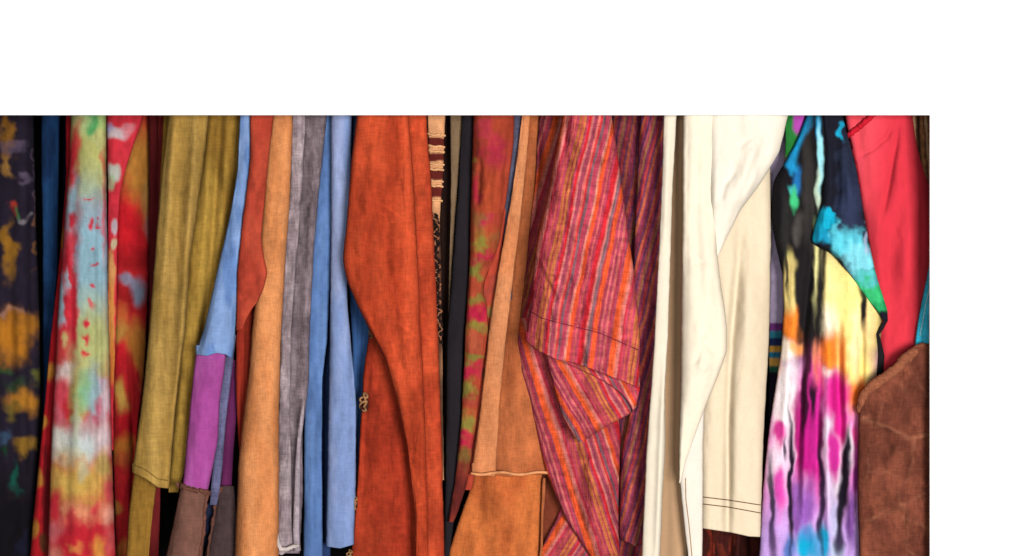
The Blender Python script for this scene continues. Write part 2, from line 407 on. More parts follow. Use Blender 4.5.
# ---- 4 red and ochre tie-dyed shirt
g = root('tie_dyed_shirt', 'bright red and ochre tie-dyed garment with faded blue patches beside the olive shirt', 'shirt', 128)
c = dye((186, 34, 40), [(139, 172, 14, 42, (178, 118, 48), 1, .4, -.05), (146, 205, 4, 26, (170, 130, 70), .8), (147, 228, 3, 10, (140, 120, 125), .6), (128, 228, 16, 30, (196, 24, 36), 1), (134, 258, 26, 10, (150, 20, 26), .8), (136, 295, 24, 14, (150, 24, 26), .8),
      (126, 279, 7, 6, (128, 132, 155), .9), (139, 291, 8, 12, (125, 135, 160), 1), (133, 284, 5, 5, (130, 130, 155), .9), (120, 318, 7, 14, (200, 100, 50), .9), (118, 332, 10, 12, (185, 130, 60), 1), (138, 345, 11, 24, (190, 118, 48), 1, .3, .1), (144, 372, 4, 16, (185, 110, 50), .8),
      (120, 356, 8, 16, (195, 28, 40), 1), (122, 395, 8, 14, (205, 160, 75), 1), (131, 380, 5, 26, (185, 30, 38), .9), (126, 424, 12, 16, (195, 25, 38), 1), (122, 448, 9, 14, (205, 120, 45), 1), (124, 458, 7, 8, (200, 90, 50), .8), (119, 508, 6, 6, (190, 125, 55), .9), (122, 553, 5, 10, (190, 110, 50), .8), (127, 490, 8, 20, (185, 28, 38))], seed=41, warp=(3, 5), soft=.2)
Piece('body', g, [(124, 64), (124, 150), (117, 190), (113, 232), (113, 330), (113, 452), (117, 600)], [(150, 64), (150, 270), (147, 330), (143, 390), (137, 432), (131, 520), (128, 600)], 0.1, M_DYE, c, seed=42, bulge=.022,
      creases=[([(128, 320), (131, 380), (134, 450), (132, 560)], 2.2, .007), ([(140, 130), (136, 300)], 4, .004)])
c = dye((205, 48, 62), [(112, 133, 16, 6, (196, 176, 180), 1), (108, 128, 5, 5, (150, 150, 190), .7), (128, 128, 8, 6, (200, 130, 140), .7), (114, 172, 7, 10, (185, 185, 175), 1), (110, 183, 5, 8, (150, 180, 140), .7), (120, 160, 14, 6, (205, 50, 62)),
      (114, 225, 3, 8, (180, 170, 180), .9), (114, 242, 3, 6, (195, 185, 150), .9), (113, 210, 4, 7, (195, 45, 60)), (112, 270, 4, 22, (205, 150, 90), .9), (111, 320, 4, 40, (215, 140, 70), 1), (112, 365, 4, 20, (200, 120, 50), .9)], seed=43, warp=(2, 3))
Piece('sleeve', g, [(106, 64), (106, 120), (108, 200), (108, 300), (110, 410), (113, 600)], [(150, 64), (144, 116), (134, 145), (125, 170), (119, 200), (117, 250), (116, 330), (113, 410), (115, 600)], 0.075, M_DYE, c, seed=44, bulge=.016, y1=450)

# ---- 5 maroon shirt
g = root('maroon_shirt', 'narrow dark maroon garment squeezed between red tie-dye and olive shirt', 'shirt', 157)
Piece('sleeve', g, [(149, 64), (149, 300), (140, 600)], [(160, 64), (160, 150), (157, 260), (152, 600)], 0.07, M_JERSEY, flat((92, 22, 26), .12, seed=51), seed=52, bulge=.014)
Piece('body', g, [(158, 64), (157, 200), (152, 330), (146, 600)], [(176, 64), (172, 180), (164, 330), (158, 600)], 0.06, M_JERSEY, flat((120, 34, 36), .12, seed=53), seed=54, bulge=.014)

# ---- 6 olive shirt
g = root('olive_shirt', 'long mustard olive garment with a hemmed sleeve over a longer layer', 'shirt', 190)
co_ = flat((166, 130, 62), .15, 7, 60, seed=61, c2=(188, 152, 82), k2=.6, s2=(14, 90))
sl = Piece('sleeve', g, [(169, 64), (168.6, 116), (162, 171), (154, 264), (149, 336), (141, 411), (132, 473), (130, 500)],
      [(211, 64), (209, 116), (203, 171), (191, 252), (185, 336), (175, 411), (169.5, 486), (168, 510)], 0.0, M_FADED, co_, seed=62, bulge=.02, y1=488, yb=[(0, 472), (.35, 478), (.7, 487), (1, 488)], hem=True, p=2.6, sm=5,
      wr=(.004, .001), creases=[([(190, 60), (176, 250), (162, 480)], 5, .009), ([(200, 60), (187, 250), (172, 480)], 3, -.006), ([(178, 60), (165, 260), (150, 480)], 4, -.003), ([(170, 100), (158, 300)], 2.5, .003)])
cord('hem_stitching', sl.o, along(sl, [(134.5, 465), (146, 470), (158, 479), (168, 480.5)]), .45, M_FADED, (128, 98, 46))
cb_ = flat((172, 136, 58), .13, 6, 50, seed=63, c2=(138, 102, 38), k2=.9, s2=(12, 70))
Piece('body', g, [(206, 64), (204, 116), (196, 180), (184, 260), (176, 400), (168, 500)], [(246, 64), (244, 116), (240, 163), (233, 216), (222, 272), (206, 336), (196, 400), (185, 472), (176, 500)], 0.03, M_FADED, cb_, seed=64, bulge=.02, y1=492,
      hem=True, creases=[([(224, 60), (212, 250), (190, 470)], 3, .009), ([(231, 60), (222, 230)], 3, -.004), ([(214, 60), (200, 300)], 3, -.003)])
Piece('under_layer', g, [(166, 64), (156, 264), (146, 411), (134, 474), (129, 510), (124, 600)], [(190, 64), (170, 300), (157, 480), (152, 520), (145, 600)], 0.025, M_FADED, flat((150, 110, 42), .12, 6, 40, seed=65), seed=66, y0=64, bulge=.014, wr=(.003, .0015),
      creases=[([(152, 480), (142, 600)], 2, .004)])

# ---- 7 blue patchwork shirt
g = root('patchwork_shirt', 'patchwork sleeve of sky blue, magenta purple and brown jersey with raw seams', 'shirt', 215)
Lb = [(241, 64), (240, 120), (237.6, 170), (230, 216), (217, 272), (204, 329), (196, 352), (190, 403), (183, 486), (179, 494), (166, 556), (156, 600)]
Rb = [(252, 64), (252, 159), (246, 216), (240, 272), (235.5, 329), (233, 356), (222, 403), (217, 455), (209, 488), (208, 500), (203, 556), (199, 600)]
Piece('sleeve', g, Lb, Rb, -0.012, M_JERSEY, flat((104, 138, 196), .12, seed=71, c2=(138, 166, 212), k2=.7, s2=(10, 40)), seed=72, bulge=.017, y1=357, yb=[(0, 354), (.3, 355.5), (.55, 352.5), (.8, 354), (1, 358)], hem=True, sm=5, step=1.1)
pp = Piece('purple_patch', g, Lb, [(250, 64), (244, 216), (233, 329), (226, 356), (220, 403), (218, 440), (213, 466), (209, 488), (203, 520)], -0.006, M_JERSEY, flat((168, 74, 152), .10, seed=73, c2=(186, 96, 174), k2=.6, s2=(9, 60)), seed=74, y0=340, y1=492, bulge=.016, sm=5,
      yb=[(0, 485), (1, 494)], creases=[([(205, 360), (196, 490)], 5, -.002)])
Piece('grey_blue_strip', g, [(222, 64), (222, 330), (222, 356), (215, 410), (214, 455), (211, 482), (209, 520)], [(236, 64), (237, 330), (234, 357), (226, 420), (222, 470), (218, 500), (214, 520)], 0.012, M_GREY, flat((98, 98, 132), .12, seed=75), seed=76, y0=335, y1=505, bulge=.01)
bp_ = Piece('brown_patch', g, [(184, 470), (180, 492), (166, 556), (156, 600)], [(213, 470), (208, 492), (203, 556), (199, 600)], -0.006, M_FADED, flat((120, 82, 70), .14, seed=77, c2=(140, 96, 82), k2=.4), seed=78, y0=478, bulge=.016, yt=[(0, 484), (1, 490)], sm=5)
for pts, wd in (([(176.5, 484), (184, 487), (194, 490.5), (203, 491), (208.5, 493)], 2.4), ([(208, 491), (204.5, 510), (204, 530), (199.5, 556), (197, 580)], 1.7)):
    cord('raw_seam', bp_.o, along(bp_, pts, .0015), wd, M_DENIM, (112, 70, 58), wob=.9, seed=int(wd * 10))
b2 = Piece('brown_under_patch', g, [(220, 470), (217, 490), (213, 520), (204, 556), (198, 600)], [(232, 470), (236, 500), (238, 540), (240, 600)], 0.022, M_FADED, flat((72, 56, 56), .14, seed=79), seed=80, y0=486, bulge=.014, lean=[(480, 0), (600, -.003)])
cord('raw_seam', b2.o, along(b2, [(222, 487), (216, 500), (213.5, 520), (209, 545), (206, 590)], .001), 1.8, M_DENIM, (98, 62, 52), wob=.9, seed=17)
Piece('purple_under_patch', g, [(226, 64), (226, 380), (222, 450), (220, 500)], [(240, 64), (240, 380), (234, 450), (231, 500)], 0.03, M_JERSEY, flat((100, 36, 84), .1, seed=81), seed=82, y0=360, y1=502, bulge=.012)
Piece('navy_under_sleeve', g, [(196, 64), (204, 450), (203, 600)], [(225, 64), (220, 500), (214, 600)], 0.035, M_JERSEY, flat((34, 40, 66), .1, seed=83), seed=84, bulge=.012, y0=340)

# ---- 8 brick red shirt
g = root('brick_red_shirt', 'brick red knit sleeve bent at the elbow between sky blue and tan sleeves', 'shirt', 256)
Piece('sleeve', g, [(250, 64), (250, 159), (243, 216), (237, 272), (236, 330), (234, 400), (240, 440), (242, 480)], [(275, 64), (274, 116), (268, 163), (264, 208), (261, 240), (265, 260), (268, 273), (264, 288), (257, 303), (251.5, 318), (249, 345), (247, 400), (242.5, 455), (243, 480)],
      -0.02, M_JERSEY, flat((184, 72, 50), .16, 6, 14, seed=85, c2=(172, 58, 42), k2=.7, s2=(14, 40)), seed=86, bulge=.02, y1=330, sm=4, yb=[(0, 330), (.45, 328), (1, 300)], hem=True, creases=[([(250, 290), (256, 278), (264, 268)], 3, .003), ([(240, 300), (252, 292)], 2.5, .003)])
Piece('body', g, [(240, 64), (240, 300), (236, 340), (236, 400), (239, 450), (241, 500)], [(262, 64), (262, 280), (252, 320), (251, 350), (248, 400), (243.5, 455), (243, 500)], 0.018, M_JERSEY, flat((146, 44, 28), .14, seed=87), seed=88, y1=480, bulge=.014,
      creases=[([(244, 310), (242, 450)], 1.5, .005)])

# ---- 9 tan shirt
g = root('tan_shirt', 'plain tan orange linen sleeve hanging straight, left of the grey one', 'shirt', 268)
Piece('sleeve', g, [(270, 64), (269, 116), (263, 191), (259, 240), (255, 300), (252, 330), (249, 370), (244, 411), (238, 470), (234.5, 556), (233, 600)], [(294, 64), (293, 116), (290.5, 191), (286, 252), (281, 336), (279, 411), (279, 556), (279, 600)],
      0.0, M_CANVAS, flat((212, 134, 80), .11, 10, 50, seed=91, c2=(228, 154, 98), k2=.5, s2=(12, 60)), seed=92, bulge=.026, wr=(.003, .0008), creases=[([(262, 380), (257, 580)], 7, -.003)])

# ---- 10 grey jacket
g = root('grey_jacket', 'washed grey garment with a pale frayed edge and curled hem', 'jacket', 298)
Piece('body', g, [(302, 64), (301, 120), (298, 200), (292, 300), (284, 400), (280, 520), (279, 600)], [(327, 64), (327, 118), (321, 171), (313.5, 252), (309.5, 336), (308.5, 390), (304, 420), (302.5, 432), (303, 490), (300, 552), (298, 580)], 0.016, M_GREY, flat((112, 98, 104), .2, 6, 14, seed=101, c2=(140, 124, 130), k2=.6, s2=(9, 25)), seed=102, bulge=.016, y1=553, hem=True,
      wr=(.004, .002), creases=[([(310, 120), (304, 250), (297, 330), (290, 480)], 3, .005), ([(318, 120), (308, 260)], 3, -.003)])
fp = Piece('front_edge', g, [(293, 64), (292.5, 116), (290, 191), (285, 252), (281, 336), (278, 440), (277, 530), (275, 556)], [(307, 64), (306, 116), (302, 191), (295, 280), (291, 340), (290, 380), (290, 420), (292, 470), (292, 520), (298, 560)], 0.004, M_GREY, flat((140, 124, 130), .2, 5, 12, seed=103, c2=(172, 156, 160), k2=.7, s2=(6, 30)), seed=104, bulge=.014, y1=556,
      hem=True, wr=(.003, .002), yb=[(0, 552), (.3, 555), (.7, 549), (1, 551)])
cord('rolled_edge', fp.o, [(304, 400, -.004), (302.5, 412, -.008), (301, 425, -.008), (299, 440, -.006), (297.5, 470, -.006), (297, 500, -.006), (296, 530, -.006), (297, 551, -.006)], [.8, 2.2, 1.8, 2.6, 3.0, 3.2], M_GREY, (168, 154, 162), wob=.5, seed=7)
cord('curled_hem', fp.o, [(277.5, 534, -.008), (278, 543, -.011), (281, 549, -.012), (287, 549, -.012), (293, 546.5, -.012), (299, 545.5, -.010)], [1.2, 2.4, 2.6, 2.2, 1.8], M_GREY, (208, 194, 190), wob=.5, seed=9)

# ---- 11 blue shirt
g = root('blue_shirt', 'two-tone cornflower and periwinkle blue garment left of the rust jacket', 'shirt', 335)
Piece('sleeve', g, [(331, 64), (331, 116), (331, 232), (330, 336), (328, 430), (326, 546)], [(353, 64), (352, 120), (350, 220), (347, 300), (356, 400), (356, 470), (354, 546)], 0.006, M_JERSEY, flat((150, 164, 206), .12, 8, 30, seed=111, c2=(122, 148, 200), k2=.8, s2=(14, 80)), seed=112, bulge=.02, y1=546, yb=[(0, 546), (.5, 548), (1, 544)], hem=True,
      wr=(.004, .0008), creases=[([(352, 330), (353, 480)], 3, .003)])
Piece('body', g, [(327, 64), (326, 118), (320, 171), (312, 252), (307, 336), (304, 430), (303, 600)], [(334, 64), (334, 116), (333, 232), (328, 336), (322, 380), (322, 450), (323, 600)], 0.022, M_JERSEY, flat((86, 118, 172), .14, 8, 30, seed=113, c2=(106, 140, 194), k2=.6, s2=(12, 40)), seed=114, bulge=.018, creases=[([(323, 200), (318, 330), (316, 600)], 3.5, .004), ([(316, 330), (311, 600)], 2.5, -.003)])
Piece('under_layer', g, [(348, 64), (348, 270), (352, 340), (352, 600)], [(364, 64), (366, 300), (372, 345), (366, 420), (358, 600)], 0.05, M_JERSEY, flat((58, 96, 152), .1, seed=115), seed=116, bulge=.014, creases=[([(360, 280), (359, 420)], 2, .006)], y1=480)
Piece('inner_fold', g, [(318, 64), (318, 400), (317, 600)], [(332, 64), (332, 400), (330, 600)], 0.055, M_JERSEY, flat((40, 60, 104), .1, seed=117), seed=118, bulge=.01)

# ---- 12 rust jacket
g = root('rust_jacket', 'large rust orange suede-look jacket with a bent sleeve over its button front', 'jacket', 395)
cr = flat((172, 60, 31), .16, 12, 40, seed=121, c2=(200, 78, 43), k2=.8, s2=(18, 70), scuff=.22)
Piece('sleeve', g, [(357, 64), (356.6, 116), (351, 163), (346.5, 225), (343.5, 248), (342.6, 262), (347, 281), (356, 303), (372, 335), (386, 362), (398, 403), (408, 452), (414, 505), (416, 560), (417, 600)], [(409, 64), (409, 116), (413, 171), (417, 250), (421, 336), (425, 411), (427, 500), (429, 600)],
      -0.022, M_SUEDE, cr, seed=122, bulge=.024, p=3.0, sm=5, wr=(.006, .0018), creases=[([(350, 262), (372, 268), (392, 262)], 5, .003), ([(352, 280), (380, 300), (408, 340)], 5, -.003), ([(374, 120), (366, 260), (392, 400)], 8, -.004), ([(388, 100), (386, 260), (408, 420)], 5, .004), ([(366, 110), (360, 250)], 4, .003), ([(398, 340), (412, 440), (420, 540)], 3, .003)])
Piece('back', g, [(400, 64), (404, 116), (410, 200), (415, 330), (420, 440), (422, 600)], [(426, 64), (426, 116), (430.5, 171), (434.5, 252), (438.6, 336), (441.5, 430), (444.5, 560), (446, 600)], -0.004, M_SUEDE, flat((176, 62, 34), .20, seed=123, c2=(200, 80, 44), k2=.6, s2=(12, 40), scuff=.2), seed=124, bulge=.022, p=2.4, wr=(.003, .001))
fr = Piece('front', g, [(374, 64), (372, 300), (369, 334), (363, 372), (361, 411), (358, 470), (352, 545), (346, 600)], [(420, 64), (420, 600)], 0.02, M_SUEDE, flat((160, 50, 28), .18, 12, 24, seed=125, c2=(178, 66, 36), k2=.5, scuff=.2), seed=126, bulge=.016, wr=(.006, .0015),
      creases=[([(371, 345), (366, 411), (358, 560)], 2, .003), ([(395, 400), (390, 560)], 8, .003)])
for i, (bx, by, k) in enumerate([(371, 333, .6), (364, 402, 1.15), (354.5, 503, .8), (349.5, 556, .8)]):
    pts = []
    rnd = random.Random(i + 4)
    for a in range(46):
        t = a / 45 * 2 * math.pi * 3.5
        pts.append((bx + k * (3.6 * math.sin(t) * math.cos(t * .37)), by + k * (6.5 * (a / 45 * 2 - 1) + 3.2 * math.cos(t)), .002 - .003 * math.sin(t * 1.7)))
    cord('knot_button', fr.o, pts, .95 * k, M_CANVAS, (168, 124, 84), wob=.3, seed=i, sides=6)
    cord('button_loop', fr.o, [(bx + k * 3 * math.sin(a / 16 * 6.28), by + k * (2 + 6.5 * math.cos(a / 16 * 6.28)), .003 - .001 * math.sin(a)) for a in range(17)], .85 * k, M_CANVAS, (66, 34, 26), seed=i + 9, sides=6)

# ---- 13 corded cream shirt
g = root('corded_shirt', 'narrow cream strip with maroon bands, twisted cords and black lace', 'shirt', 436)
cc = dye((222, 160, 112), [(436, y, 20, h, (96, 32, 26), 1, .12) for y, h in ((141.5, 4.5), (157.5, 4.2), (173.5, 5.2), (191.5, 6.0))] + [(437, 292, 14, 74, (66, 38, 30), .95, .25), (437, 420, 14, 60, (60, 34, 28), .9, .4)], seed=131, warp=(.5, 1.2))  # dark brown below the bands is shadow put into the colour
sp = Piece('placket', g, [(426, 64), (427, 116), (430, 171), (433, 252), (436, 336), (439, 430), (442, 600)], [(446, 64), (445.5, 116), (443, 171), (440, 215), (441, 252), (442, 336), (443, 430), (446, 600)], 0.008, M_CANVAS, cc, seed=132, bulge=.012, y1=480)
for i, y in enumerate((134.5, 146, 151, 163.5, 169, 180.5, 185.5, 200)):
    cord('cord', sp.o, along(sp, [(428, y - 1), (434, y + .8), (439, y + .3), (445 - i * .35, y + 1.2)], .0025, 24), 1.25, M_CANVAS, (236, 176, 124), wob=.4, seed=i + 20, sides=7)
rnd = random.Random(5)
for j in range(3):
    pts = []
    y = 214.0; k = 0
    while y < 345:
        pts.append((434.5 + (y - 214) * .035 + 2.4 * math.sin(k * .8 + j * 2.1 + 1.5 * math.sin(k * .31 + j)) + rnd.uniform(-1.4, 1.4) + j * .6, y, -.004 - .003 * math.cos(k * 1.7 + j)))
        y += 1.6; k += 1
    cord('lace_cord', sp.o, pts, .95, M_CANVAS, ((26, 18, 18), (150, 98, 70), (40, 24, 22))[j], wob=.4, seed=j + 40, sides=6)

# ---- dark brown garment in the gap
g = root('dark_brown_shirt', 'very dark brown garment in the gap behind the corded cream strip', 'shirt', 447)
Piece('body', g, [(440, 64), (440, 600)], [(456, 64), (453, 200), (449, 330), (449, 600)], 0.06, M_JERSEY, flat((46, 28, 24), .12, seed=134), seed=135, bulge=.012)

# ---- 14 taupe shirt
g = root('taupe_shirt', 'thin taupe sliver of fabric beside the black garment', 'shirt', 455)
Piece('sleeve', g, [(450, 64), (450, 116), (451, 180), (450, 240), (448, 330), (446, 600)], [(464, 64), (463, 116), (459, 171), (454, 236), (450, 290), (448, 600)], 0.03, M_JERSEY, flat((128, 104, 78), .1, seed=141), seed=142, bulge=.012)

# ---- 15 black shirt
g = root('black_shirt', 'plain black garment hanging straight between the rust jacket and the printed scarf', 'shirt', 460)
Piece('sleeve', g, [(463, 64), (462, 118), (458, 190), (452, 268), (447, 336), (446, 411), (444, 600)], [(475, 64), (474, 116), (471, 200), (469, 280), (464, 336), (461, 430), (455, 510), (449, 560), (446, 600)], 0.022, M_COTTON, flat((36, 31, 36), .12, seed=151), seed=152, bulge=.02)
Piece('body', g, [(441, 64), (442, 600)], [(456, 64), (456, 600)], 0.075, M_COTTON, flat((24, 20, 24), .1, seed=153), seed=154, bulge=.014)

# ---- 16 printed scarf
g = root('printed_scarf', 'twisted red, green and pink dyed scarf hanging beside the black garment', 'scarf', 484)
bl = [(478, 175, 3, 36, (150, 70, 45), .6), (494, 150, 12, 14, (198, 44, 78), .8), (485, 128, 9, 8, (205, 60, 80), .8), (474, 190, 4, 16, (200, 40, 70), .9), (472, 165, 3, 6, (140, 140, 60), .8), (490, 205, 10, 30, (206, 86, 50), .8), (486, 220, 10, 6, (205, 50, 80), .9, .5, -.6),
      (478, 222, 7, 8, (160, 120, 60), .7), (480, 242, 10, 10, (156, 140, 58), 1), (497, 238, 6, 8, (170, 110, 60), .6), (486, 258, 13, 5, (206, 48, 76), 1, .4, -1.2), (476, 270, 8, 9, (150, 140, 60), 1), (484, 290, 12, 10, (196, 86, 56), 1), (490, 276, 5, 14, (190, 80, 55)), (474, 301, 8, 5, (156, 140, 62), .9), (486, 297, 6, 7, (145, 135, 60), .8),
      (478, 314, 14, 6, (212, 38, 76), 1), (474, 326, 10, 6, (158, 142, 60), 1), (484, 328, 7, 5, (160, 120, 60), .7), (472, 342, 11, 9, (200, 96, 66), 1), (474, 358, 9, 5, (152, 140, 62), 1), (470, 371, 9, 8, (212, 44, 78), 1), (468, 390, 9, 8, (158, 142, 62), 1), (470, 402, 8, 6, (190, 80, 60)), (466, 424, 10, 10, (158, 142, 62), 1), (464, 440, 8, 7, (215, 40, 80), 1), (464, 458, 8, 8, (150, 130, 60), .9), (460, 496, 16, 36, (112, 42, 38), 1, .5)]
Piece('scarf_fold', g, [(473, 64), (473, 116), (471, 190), (469.5, 260), (465, 336), (461.5, 420), (455, 480), (447, 530)], [(515, 64), (514, 140), (507.6, 190), (500, 240), (494, 258), (487, 272), (482, 290), (487, 305), (488, 330), (482, 370), (475, 430), (467, 484), (458, 512), (450, 530)], 0.01, M_DYE, (lambda f: (lambda x, y, u: f(x, y, u) * .74))(dye((194, 76, 50), bl, seed=161, warp=(4.5, 4.5), ws=(8, 8), soft=.3)), seed=162, y1=522, bulge=.02, sm=4,
      wr=(.006, .0025), creases=[([(481, 150), (477, 215)], 2.2, .007), ([(500, 130), (493, 230), (480, 262)], 3, .005), ([(508, 150), (500, 220)], 2, .005), ([(491, 120), (488, 210)], 4, -.004), ([(492, 258), (480, 275), (478, 285)], 3, .006), ([(481, 310), (474, 400)], 3, .003)])
Piece('twisted_fold', g, [(500, 220), (491, 262), (484, 280), (482, 300), (484, 330), (480, 360), (474, 440), (462, 500)], [(508, 200), (503, 240), (498, 275), (495, 300), (491, 330), (487, 380), (480, 440), (470, 500)], 0.024, M_DYE, dye((186, 70, 50), [(492, 290, 8, 10, (170, 70, 55)), (490, 312, 6, 6, (150, 120, 60)), (486, 340, 6, 9, (190, 60, 60)), (484, 370, 5, 8, (120, 60, 40))], seed=163), seed=164, y0=200, y1=490, bulge=.014, sm=4)

# ---- 17 navy strip
g = root('navy_denim_shirt', 'tiny sliver of navy denim showing above the terracotta skirt', 'shirt', 513)
Piece('sleeve', g, [(503, 64), (503, 600)], [(526, 64), (524, 140), (514, 200), (506, 600)], 0.026, M_GREY, flat((84, 82, 104), .12, seed=171), seed=172, bulge=.012, y1=300)

# ---- 18 terracotta skirt
g = root('terracotta_skirt', 'terracotta canvas garment with a light front fold and stitched lower tier', 'skirt', 510)
ct = flat((180, 96, 54), .16, 10, 30, seed=181, c2=(196, 112, 66), k2=.6)
up = Piece('upper_tier', g, [(528, 64), (526, 110), (521, 190), (513, 250), (503, 336), (494, 411), (488, 480)], [(560, 64), (560, 600)], 0.036, M_CANVAS, ct, seed=182, y1=476, bulge=.012, wr=(.005, .001), hem=True, yb=[(0, 474), (.3, 476.5), (.6, 474), (1, 474)],
      creases=[([(525, 340), (516, 470)], 12, -.003)])
Piece('front_fold', g, [(523, 64), (522, 116), (518, 150), (509.6, 208), (499.5, 264), (489, 330), (480, 411), (471, 474), (470, 490)], [(532, 64), (530, 116), (526, 160), (519, 230), (512, 290), (506, 336), (500, 400), (496, 474), (495, 490)], 0.012, M_CANVAS, flat((212, 132, 84), .12, 10, 40, seed=183, c2=(232, 156, 106), k2=.5), seed=184, y1=474, bulge=.014, hem=True,  # same canvas coloured lighter, light on the fold put into the colour
      yb=[(0, 472), (.5, 475), (1, 476)], p=2.0)
cord('hem_edge', up.o, [(x, 473.4 + 1.2 * math.sin(x * .16), -.002 + .024 * float(sstep(488, 512, x))) for x in range(471, 561, 3)], 1.5, M_CANVAS, (236, 160, 106), wob=.3)
lo = Piece('lower_tier', g, [(476, 460), (470, 490), (457, 525), (446, 560), (436, 600)], [(543, 460), (542, 490), (539, 560), (537, 600)], 0.046, M_CANVAS, flat((190, 96, 48), .18, 10, 24, seed=185, c2=(218, 126, 64), k2=.5), seed=186, y0=440, bulge=.015, wr=(.006, .001))
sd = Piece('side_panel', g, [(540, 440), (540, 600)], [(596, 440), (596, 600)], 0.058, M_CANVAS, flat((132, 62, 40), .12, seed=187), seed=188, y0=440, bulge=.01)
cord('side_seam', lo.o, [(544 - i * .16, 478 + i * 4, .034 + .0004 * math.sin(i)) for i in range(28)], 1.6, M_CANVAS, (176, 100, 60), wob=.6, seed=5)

# ---- 19 striped shirt
PAL = [(3, (183, 60, 82)), (2, (156, 69, 89)), (5.5, (235, 90, 45)), (2, (222, 110, 80)), (3, (222, 123, 117)), (2.5, (197, 53, 70)), (3, (185, 69, 87)), (2, (203, 88, 77)), (3, (187, 68, 90)), (3, (197, 108, 62)), (1.5, (183, 62, 77)), (3, (203, 115, 65)), (2.5, (178, 68, 89)), (3, (212, 40, 52)), (2, (214, 125, 119)), (4, (166, 68, 90)), (2.5, (216, 108, 100)), (2, (208, 47, 55)),
       (3, (128, 90, 99)), (2, (191, 60, 82)), (3, (183, 71, 92)), (2, (220, 138, 119)), (4, (232, 84, 45)), (3, (191, 66, 87)), (1.5, (214, 103, 97)), (3, (187, 66, 90)), (5, (212, 40, 52)), (2, (216, 121, 115)), (3, (135, 99, 107)), (1.5, (183, 64, 80)), (4.5, (232, 88, 45)), (3, (178, 64, 87)), (1.5, (214, 110, 104)), (3, (176, 66, 90)), (2.5, (216, 108, 104))]
g = root('striped_shirt', 'magenta, orange and red striped cotton shirt with a turned-back cuff', 'shirt', 580)
Ls = [(565, 64), (563, 116), (556, 150), (547, 198), (537, 239), (533.5, 270), (532, 305), (525, 338), (524, 352)]
Rs = [(606, 64), (612, 120), (620, 172), (628, 230), (634, 270), (637, 305), (640.5, 340), (639, 386), (637, 400)]
st = Piece('sleeve', g, Ls, Rs, -0.036, M_GAUZE, stripes(PAL, -.235, 554, 115, seed=191, bend=1.6), seed=192, y1=386, yb=[(0, 339), (.1, 349), (.28, 359), (.43, 362), (.6, 369), (.8, 378), (1, 387)], bulge=.032, p=2.2, hem=True, step=.9, sm=4, wr=(.008, .0030), wl=(16, 110),
      creases=[([(529, 309), (541, 317), (556, 321), (600, 332), (638, 349)], 1.3, .0026), ([(598, 115), (590, 200), (576, 300)], 4, .005), ([(570, 130), (552, 230)], 4, -.004), ([(612, 180), (604, 260), (596, 330)], 4, -.003),
               ([(536, 250), (552, 284), (562, 300)], 1.6, -.003), ([(575, 230), (566, 330)], 3, .004), ([(560, 338), (556, 356)], 3, .003), ([(582, 345), (580, 364)], 3, .003), ([(608, 352), (606, 374)], 4, .003)])
cord('cuff_stitching', st.o, along(st, [(529, 310), (541, 318), (556, 322), (600, 333), (638, 350)], .0003, 80), .45, M_GAUZE, (120, 34, 60), wob=.5)
# turned-back band and the inside of the cuff
def cuff_bottom(pts, l, r): return [((x - l) / (r - l), y) for x, y in pts]
Piece('cuff_band', g, [(536, 330), (540, 352), (552, 364), (560, 372)], [(640, 330), (640, 390), (636, 404), (633, 412)], -0.03, M_GAUZE, stripes(PAL, .5, 540, 340, seed=193, dark=.92), seed=194, y0=336, y1=411, yb=[(0, 352), (.25, 367), (.55, 384), (.8, 400), (1, 412)], bulge=.014, hem=True, step=.9, sm=3, wr=(.003, .002))
Piece('cuff_lining', g, [(541, 330), (546, 356), (552, 380), (561, 412), (570, 432), (578, 441), (582, 446)], [(638, 330), (637, 405), (635.5, 409), (632, 413), (610, 424.5), (594, 434), (583, 441), (583, 446)], -0.02, M_GAUZE, stripes(PAL, .56, 548, 356, seed=195, bend=3, dark=.92), seed=196, y0=336, y1=442, bulge=.016, step=.9, sm=2.5, wr=(.005, .002),
      creases=[([(566, 420), (585, 424), (630, 398)], 1.4, .002), ([(590, 380), (606, 424)], 3, .003), ([(572, 372), (584, 430)], 4, -.003)])
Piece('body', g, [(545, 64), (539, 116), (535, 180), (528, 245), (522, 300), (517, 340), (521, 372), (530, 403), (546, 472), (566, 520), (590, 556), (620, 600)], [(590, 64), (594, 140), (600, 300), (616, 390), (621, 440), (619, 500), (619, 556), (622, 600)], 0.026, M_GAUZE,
      (lambda a, b: (lambda x, y, u: np.where((y < 318)[:, None], a(x, y, u), b(x, y, u))))(stripes(PAL, -.30, 549, 115, seed=197, dark=.62), stripes(PAL, .33, 514, 335, seed=198, bend=-.6, dark=.86)), seed=199, bulge=.02, step=.9, wr=(.007, .002), sm=4,  # upper stripes darkened, shade behind the sleeve put into the colour
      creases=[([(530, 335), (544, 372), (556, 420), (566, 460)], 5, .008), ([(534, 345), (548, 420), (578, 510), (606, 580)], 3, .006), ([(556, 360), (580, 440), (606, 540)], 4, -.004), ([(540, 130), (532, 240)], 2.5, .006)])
Piece('shirt_tail', g, [(566, 470), (560, 512), (548, 535), (536, 560), (524, 600)], [(580, 470), (598, 530), (608, 560), (616, 600)], 0.042, M_GAUZE, stripes(PAL, -.62, 560, 510, seed=200, dark=.88), seed=201, y0=490, bulge=.01, step=.9)

